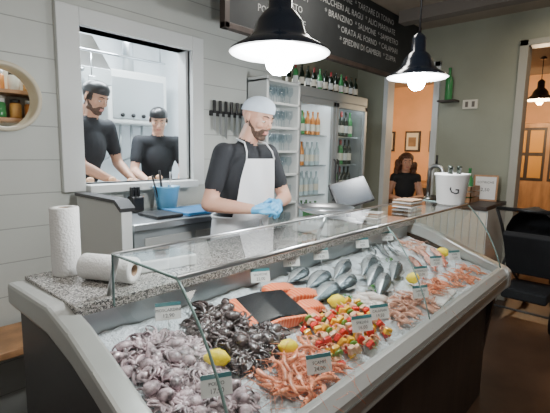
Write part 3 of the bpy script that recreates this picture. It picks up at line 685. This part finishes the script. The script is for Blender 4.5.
def head(b,mt,o):
    sk=o['skin']
    pr=[('e',(0,.014,.032),(.076,.094,.084),sk),('e',(0,-.014,-.012),(.066,.074,.070),sk),('e',(0,-.028,-.060),(.054,.056,.050),sk),
     ('e',(0,-.062,-.094),(.024,.020,.018),sk),
     ('c',(-.040,.0,-.075),(-.018,-.060,-.096),.018,.014,sk),('c',(.040,.0,-.075),(.018,-.060,-.096),.018,.014,sk),
     ('c',(0,-.080,.014),(0,-.100,-.024),.0065,.0095,sk),('e',(-.0115,-.091,-.029),(.007,.009,.0065),sk),('e',(.0115,-.091,-.029),(.007,.009,.0065),sk),
     ('c',(-.038,-.070,.021),(-.014,-.079,.022),.008,.009,sk),('c',(.038,-.070,.021),(.014,-.079,.022),.008,.009,sk),
     ('e',(-.038,-.056,-.024),(.022,.020,.022),sk),('e',(.038,-.056,-.024),(.022,.020,.022),sk),
     ('e',(0,-.070,-.056),(.028,.018,.022),sk),
     ('c',(-.017,-.083,-.056),(.017,-.083,-.056),.0052,.0052,'lip'),('c',(-.013,-.083,-.065),(.013,-.083,-.065),.0056,.0056,'lip'),
     ('e',(-.077,.010,-.008),(.009,.018,.030),sk),('e',(.077,.010,-.008),(.009,.018,.030),sk),
     ('c',(0,.02,-.06),(0,.032,-.13),.050,.052,sk)]
    def over(c):
        if o.get('beard'):
            ax=abs(c.x)
            lip=ax<.019 and -.072<c.z<-.051 and c.y<-.080
            up=-.041 if ax<.024 else (-.041-(ax-.024)*.9 if c.y<-.045 else -.058+.85*(c.y+.045))
            if c.y<.006 and not lip and -.122<c.z<min(up,.0) and not (c.z<-.105 and c.y>-.035): return 'beard'
        if o.get('hairm'):
            if (c.z>.055 and c.y>-.085) or (c.y>.03 and c.z>-.07) : return o['hairm']
            if abs(c.x)>.055 and c.z>-.02 and -.03<c.y<.0 : return o['hairm']
        return None
    vs,fs,fm=fig(pr,o.get('hv',.0045),3,over); b.add(vs,fs,None,True,mt,fm)
    for s in (-1,1):
        b.ell((s*.028,-.0705,.0),(.0135,.0095,.0065),'eyew',mt,12,8); b.ell((s*.028,-.0780,-.001),(.0056,.0025,.0052),'iris',mt,10,6)
        b.tube([(s*.014,-.0775,.005),(s*.028,-.0815,.0085),(s*.043,-.071,.004)],.0036,sk,6,mt)
        b.tube([(s*.015,-.0765,-.005),(s*.028,-.079,-.008),(s*.041,-.070,-.005)],.0026,sk,6,mt)
        b.tube([(s*.012,-.0885,.024),(s*.028,-.0850,.030),(s*.045,-.071,.025)],[.003,.0038,.002],'hair',6,mt)
    k=o.get('cap')
    if k:
        n=32;vs=[];fs=[];rings=9
        def zz(y): return .052-.15*y
        for i in range(rings+1):
            th=(math.pi/2)*i/rings
            for q in range(n):
                a=2*math.pi*q/n; rr=1+.02*math.sin(5*a+1)*math.sin(th)
                x=.0815*math.sin(th)*math.cos(a)*rr; y=.100*math.sin(th)*math.sin(a)*rr+.014; vs.append((x,y,zz(y)+.072*math.cos(th)))
        for q in range(n):
            a=2*math.pi*q/n; y=.102*math.sin(a)+.014; vs.append((.0835*math.cos(a),y,zz(y)-.018))
        for i in range(rings+1):
            for q in range(n): q2=(q+1)%n; fs.append((i*n+q,i*n+q2,(i+1)*n+q2,(i+1)*n+q))
        b.add(vs,fs,k,True,mt)
    if o.get('long'):
        pr=[('e',(0,.03,.05),(.098,.10,.085),'bhair')]
        rr=random.Random(3)
        for i in range(34):
            s=-1 if i%2 else 1; a=rr.uniform(.1,2.6)
            x=s*(.07+.05*rr.random()); y=.02+.07*math.sin(a)*rr.random()-.03*rr.random(); z=.06-.34*rr.random()
            pr.append(('e',(x*(1+(.06-z)*.6),y+.02,z),(.034,.036,.05),'bhair'))
        for i in range(14): pr.append(('e',(rr.uniform(-.08,.08),.08+rr.uniform(-.01,.02),.05-.3*rr.random()),(.045,.035,.06),'bhair'))
        vs,fs,fm=fig(pr,.010,1); b.add(vs,fs,None,True,mt,fm)
def hand(b,mt,m,curl=.6,mirror=False,voxel=.0035):
    pr=[('e',(.05,0,0),(.052,.040,.015),m),('c',(-.01,0,0),(.03,0,0),.025,.024,m)]
    for i,(y,L) in enumerate(((.030,.072),(.0105,.080),(-.009,.075),(-.028,.058))):
        kx=.092-abs(i-1)*.004-(.006 if i==3 else 0); p=Vector((kx,y,0)); pr.append(('c',(.04,y*.8,0),p,.0125,.0105,m)); a=0
        for k,(fr,cm) in enumerate(((.45,.6),(.32,1.1),(.23,.8))):
            a+=curl*cm; q=p+Vector((math.cos(a),(y*.6)*(1 if k==0 else 0),-math.sin(a)))*L*fr; pr.append(('c',p,q,.0098-.001*k,.009-.001*k,m)); p=q
    pr+= [('c',(.02,.022,-.004),(.05,.050,-.014),.015,.0125,m),('c',(.05,.050,-.014),(.078,.056,-.026-.012*curl),.0115,.010,m),('c',(.078,.056,-.026-.012*curl),(.098,.048,-.036-.02*curl),.010,.0085,m)]
    vs,fs,fm=fig(pr,voxel,1)
    if mirror: vs=[Vector((v.x,-v.y,v.z)) for v in vs]; fs=[f[::-1] for f in fs]
    b.add(vs,fs,None,True,mt,fm)
def ik(S,W,a,c,pole):
    d=W-S; L=min(d.length,(a+c)*.995); n=d.normalized(); x=(a*a-c*c+L*L)/(2*L); h=math.sqrt(max(a*a-x*x,0)); p=(pole-n*pole.dot(n)).normalized()
    return S+n*x+p*h
def frame(o,d,nrm):
    X=d.normalized(); Z=(nrm-X*nrm.dot(X)).normalized(); Y=Z.cross(X)
    m=Matrix((X,Y,Z)).transposed().to_4x4(); m.translation=o; return m
def person(name,base,yaw,s,o):
    b=B(name); Mx=TR(*base)@RZ(R(yaw))@Matrix.Scale(s,4)
    V=Vector; lean=o.get('lean',.08); sit=o.get('sit')
    P0=.95 if not sit else sit+.09
    def up(x,y,z): return V((x,y-lean*(z-.95),z-.95+P0))
    wd=o.get('w',1)
    chest=up(0,0,1.27);belly=up(0,0,1.08);pel=V((0,.0,P0)); nb=up(0,.012,1.465)
    sh=[up(-.175*wd,.0,1.415),up(.175*wd,0,1.415)]
    st,pt,sk=o['top'],o['bot'],o['skin']
    pr=[('e',chest,(.165*wd,.112,.19),st),('e',up(0,.01,1.18),(.15*wd,.11,.17),st),('e',belly,(.15*wd,.115,.13),st),('e',pel,(.165*wd,.118,.115),pt),('e',V((pel.x,pel.y,pel.z+.08)),(.158*wd,.119,.09),st),
        ('c',up(0,.02,1.40),sh[0],.075,.058,st),('c',up(0,.02,1.40),sh[1],.075,.058,st),('c',up(0,.02,1.42),nb,.07,.058,st),
        ('c',nb,nb+V((o.get('hoff',(0,0,0))[0]*.7,-.012+o.get('hoff',(0,0,0))[1]*.4,.09)),.054,.052,sk)]
    hands=[]
    for i,key in enumerate(('R','L')):
        W=V(o['wr'+key]); sg=-1 if i==0 else 1
        el=ik(sh[i],W,.285,.255,V(o.get('pole'+key,(sg*.5,.3,-1))))
        W=el+(W-el).normalized()*min((W-el).length,.262)
        mid=sh[i].lerp(el,o.get('sleeve',.62))
        pr+= [('c',sh[i],mid,.062,.054,st),('c',sh[i],el,.050,.041,sk),('c',el,el.lerp(W,.35),.043,.041,sk),('c',el.lerp(W,.35),W,.041,.027,sk)]
        hd=V(o['hd'+key]) if 'hd'+key in o else (W-el); hands.append((W,hd,V(o.get('hn'+key,(0,0,1)))))
    for i in (0,1):
        sg=-1 if i==0 else 1
        hip=V((sg*.09,0,P0-.05))
        if sit: kn=V((sg*.11,-.42,sit+.06)); an=V((sg*.11,-.40,max(sit-.40,.09)))
        else: kn=V((sg*.10,-.02,.49)); an=V((sg*.105,.03,.09))
        toe=an+V((sg*.02,-.17,-.045)); heel=an+V((0,.03,-.045))
        pr+= [('c',hip,kn,.088,.06,pt),('c',kn,kn.lerp(an,.35),.058,.056,pt),('c',kn.lerp(an,.35),an,.056,.042,pt),('c',heel,toe,.043,.036,'shoe'),('c',an,heel,.04,.04,'shoe')]
    vs,fs,fm=fig(pr,o.get('bv',.011),3); b.add(vs,fs,None,True,Mx,fm)
    hc=nb+V(o.get('hoff',(0,-.035,.165)))
    head(b,Mx@TR(*hc)@RZ(R(o.get('hyaw',0)))@RX(R(o.get('hpitch',0)))@RY(R(o.get('hroll',0))),o)
    for i,(W,hd,hn) in enumerate(hands):
        hand(b,Mx@frame(W,hd,hn),o.get('hand',sk),o.get('curl',.5),i==1,o.get('hvv',.0035))
    if o.get('apron'):
        vs=[];fs=[];nc=24;rows=[]
        for r in range(26):
            z=.50+(1.06-.50)*r/25; c=[]
            for k in range(nc+1):
                a=(k/nc-.5)*2*R(112); fl=.012*(1.06-z)/.5*math.sin(a*9+z*3); rx=.188+.03*(1.06-z); ry=.140+.03*(1.06-z)
                c.append((math.sin(a)*(rx+fl),-math.cos(a)*(ry+fl)-lean*max(0,z-.95),z))
            rows.append(c)
        for c in rows: vs+=c
        for r in range(25):
            for k in range(nc): fs.append((r*(nc+1)+k,r*(nc+1)+k+1,(r+1)*(nc+1)+k+1,(r+1)*(nc+1)+k))
        b.add(vs,fs,'apron',True,Mx); vs=[];fs=[]
        for r in range(15):
            for k in range(13):
                z=1.05+(1.39-1.05)*r/14; hw=.165-.05*(r/14); x=(k/12-.5)*2*hw
                y=-.140*math.sqrt(max(0,1-(x/.23)**2))+.012*(r/14)-lean*(z-.95)-.004+.004*math.sin(x*40+z*20); vs.append((x,y,z))
        for r in range(14):
            for k in range(12): fs.append((r*13+k,r*13+k+1,(r+1)*13+k+1,(r+1)*13+k))
        b.add(vs,fs,'apron',True,Mx)
        for sg in (-1,1):
            b.tube([up(sg*.11,-.115,1.385),up(sg*.10,-.10,1.43),up(sg*.085,-.06,1.475),up(sg*.06,.03,1.495),up(0,.085,1.475)],.009,'apron',6,Mx,.5)
        b.tube([(math.sin(a)*.184,-math.cos(a)*.138-.01,1.06) for a in [i*2*math.pi/28 for i in range(29)]],.008,'apron',6,Mx)
        b.tube([(.02,-.155,1.055),(.05,-.165,.98),(.045,-.165,.90)],.006,'apron',6,Mx); b.tube([(.02,-.155,1.055),(0,-.165,1.0),(-.01,-.165,.93)],.006,'apron',6,Mx)
    return b.build(recalc=False)
person('fishmonger',(1.71,1.83,.12),0,1.03,dict(skin='skin',top='tee',bot='pants',hand='glove',beard=True,cap='cap',apron=True,lean=.13,hyaw=4,hpitch=18,hroll=3,hv=.003,hoff=(.035,-.055,.148),
   wrR=(-.14,-.27,1.13),wrL=(.03,-.28,1.15),hdR=(.75,-.6,.05),hdL=(-.7,-.5,-.1),hnR=(-.3,-.5,.8),hnL=(.5,-.6,.7),curl=.75,poleR=(-.6,.4,-1),poleL=(.9,.2,-.8)))
person('kitchen_cook',(1.36,3.28,.3),22,1.03,dict(skin='skin2',top='tee',bot='pants',cap='black',hairm='hair',beard=True,lean=.30,hyaw=0,hpitch=24,hoff=(0,-.055,.150),
   wrR=(-.06,-.40,1.02),wrL=(.18,-.36,1.02),hdR=(.2,-1,-.3),hdL=(-.2,-1,-.3),curl=.5,hv=.004,hvv=.005,bv=.012))
person('kitchen_cook',(2.17,3.48,.3),-22,.96,dict(skin='skin',top='tee',bot='pants',cap='black',hairm='hair',lean=.28,hyaw=-8,hpitch=24,hoff=(0,-.055,.150),
   wrR=(-.14,-.42,1.06),wrL=(.14,-.42,1.06),hdR=(.2,-1,-.3),hdL=(-.2,-1,-.3),curl=.5,hv=.004,hvv=.005,bv=.012))
person('seated_woman',(5.62,2.58,0),-62,1.0,dict(skin='skin',top='tee',bot='tee',long=True,hairm='bhair',sit=.70,w=.86,lean=.12,sleeve=.15,hyaw=8,hpitch=4,
   wrR=(-.14,-.34,1.0),wrL=(.10,-.34,1.0),hdR=(.5,-1,0),hdL=(-.5,-1,0),hv=.0045,hvv=.005,bv=.012))
def stool(x,y,h):
    b=B('bar_stool'); b.lathe([(.16,-.04),(.175,-.03),(.175,-.005),(.16,0)],'wood',(x,y,h),24)
    for k in range(4):
        a=k*math.pi/2+.78; b.tube([(x+.1*math.cos(a),y+.1*math.sin(a),h-.03),(x+.2*math.cos(a),y+.2*math.sin(a),0)],.014,'dwood')
    b.tube([(x+.165*math.cos(i*math.pi/8),y+.165*math.sin(i*math.pi/8),.3) for i in range(17)],.01,'steel'); b.build(recalc=False)
stool(5.65,2.57,.68)
def table(x,y,h,r=.35,name='round_table'):
    b=B(name); b.lathe([(r,-.03),(r+.01,-.02),(r+.01,-.005),(r,0)],'dwood',(x,y,h),36); b.tube([(x,y,h-.02),(x,y,.03)],.03,'black'); b.lathe([(.24,0),(.24,.015),(.05,.04)],'black',(x,y,0),28); b.build(recalc=False)
def chair(x,y,yaw):
    b=B('dining_chair'); mt=TR(x,y,0)@RZ(R(yaw)); b.box((-.21,-.2,.43),(.21,.2,.46),'wood',.008,mt)
    for sx in (-.18,.18):
        b.tube([(sx,-.17,.44),(sx*1.05,-.19,0)],.016,'dwood',8,mt); b.tube([(sx*1.05,.21,0),(sx,.18,.45),(sx,.24,.9)],.016,'dwood',8,mt)
    for z in (.6,.72,.84): b.box((-.18,.19+.06*(z-.45)/.45,z-.02),(.18,.205+.06*(z-.45)/.45,z+.02),'wood',.004,mt)
    b.build(recalc=False)
chair(6.3,.95,-100); chair(6.6,1.85,60); table(7.1,1.35,.75,.4); chair(7.7,2.0,-30); chair(6.3,4.3,0)
for (y,z,w,h) in ((4.0,1.85,.35,.45),(3.45,1.85,.35,.45),(4.6,1.85,.35,.45)):
    b=B('framed_picture'); b.box((8.96,y-w/2,z-h/2),(9.0,y+w/2,z+h/2),'dwood',.004); b.box((8.955,y-w/2+.04,z-h/2+.04),(8.962,y+w/2-.04,z+h/2-.04),'label'); b.box((8.95,y-w/4,z-h/4),(8.956,y+w/4,z+h/5),'kraft'); b.build()
b=B('wooden_sideboard'); b.box((8.50,3.2,.1),(8.93,4.6,.95),'wood',.01)
for i in range(3): b.box((8.48,3.26+i*.45,.18),(8.50,3.64+i*.45,.88),'dwood',.006)
for yy in (3.25,4.55):
    for xx in (8.55,8.88): b.tube([(xx,yy,0),(xx,yy,.12)],.02,'dwood')
b.build(recalc=False)
b=B('baseboard_far'); b.box((8.97,-2.5,0),(9.0,5.2,1.0),'wood')
for i in range(25): b.box((8.955,-2.4+i*.3,.05),(8.97,-2.2+i*.3,.95),'wood',.004)
b.build(recalc=False)
b=B('glazed_wooden_cabinet'); b.box((8.45,.7,.0),(8.93,2.0,2.15),'wood',.01); b.box((8.44,.78,1.15),(8.46,1.32,2.07),'dwood',.004); b.box((8.44,1.38,1.15),(8.46,1.92,2.07),'dwood',.004)
for yy in (.82,1.08,1.42,1.68):
    for z in (1.2,1.64): b.box((8.43,yy,z),(8.445,yy+.2,z+.38),'jar')
b.build(recalc=False)
# stroller
b=B('baby_stroller'); mt=TR(4.66,.77,0)@RZ(R(88))@Matrix.Scale(1.08,4)
for (x,y,r) in ((-.25,.3,.13),(.25,.3,.13),(-.12,-.42,.09),(.12,-.42,.09)):
    q=mt@TR(x,y,r)@RY(R(90)); b.shell([(r-.03,-.018),(r,-.015),(r,.015),(r-.03,.018),(r-.03,-.018)],'black',(0,0,0),28,q); b.lathe([(.02,-.022),(.02,.022)],'steelp',(0,0,0),12,q)
    for k in range(5): a=k*2*math.pi/5; b.tube([(0,0,0),((r-.02)*math.cos(a),(r-.02)*math.sin(a),0)],.005,'steelp',5,q)
for sx in (-.23,.23):
    b.tube([(sx*.5,-.42,.09),(sx,-.2,.38),(sx,.2,.85),(sx,.38,1.02)],.014,'greyd',8,mt); b.tube([(sx,.3,.13),(sx,.05,.45),(sx,-.15,.62)],.013,'greyd',8,mt)
b.tube([(-.25,.3,.13),(.25,.3,.13)],.01,'greyd',8,mt); b.tube([(-.23,.38,1.02),(.23,.38,1.02)],.018,'black',10,mt)
b.prism([(-.30,.42),(-.28,.38),(.08,.40),(.30,.78),(.27,.82),(.05,.50),(-.26,.50)],-.19,.19,'tee',bev=.01,mtx=mt)
vs=[];fs=[]
for i in range(9):
    a=R(-20+i*16)
    for k in range(9):
        c=(k/8-.5)*math.pi; vs.append((.22*math.sin(c),.12-.30*math.cos(a)*math.cos(c)*.9,.72+.30*math.sin(a)*math.cos(c)*1.05))
for i in range(8):
    for k in range(8): fs.append((i*9+k,i*9+k+1,(i+1)*9+k+1,(i+1)*9+k))
b.add(vs,fs,'tee',True,mt)
b.box((-.18,-.15,.2),(.18,.25,.30),'tee',.02,mt); b.build(recalc=False)
b=B('wooden_bench'); b.box((.2,2.2,.58),(.95,2.55,.62),'wood',.006)
for x in (.25,.88):
    for y in (2.24,2.5): b.box((x,y,0),(x+.04,y+.04,.58),'dwood')
b.build(recalc=False)
# ------------------------------------------------------------------ world + camera
w=bpy.data.worlds.new('World'); bpy.context.scene.world=w; w.use_nodes=True
w.node_tree.nodes['Background'].inputs[0].default_value=(.85,.82,.80,1); w.node_tree.nodes['Background'].inputs[1].default_value=.2
cd=bpy.data.cameras.new('camera'); cam=bpy.data.objects.new('camera',cd); bpy.context.collection.objects.link(cam)
cd.sensor_width=36; cd.lens=36*415/550; cd.clip_start=.02
th=R(7.7); yaw=R(42); f=Vector((math.cos(yaw)*math.cos(th),math.sin(yaw)*math.cos(th),-math.sin(th)))
cam.rotation_mode='QUATERNION'
cam.rotation_quaternion=f.to_track_quat('-Z','Y')@Quaternion((0,0,1),R(1.0)); cam.location=(0,0,H)
bpy.context.scene.camera=cam
print('built in',time.time()-T0)
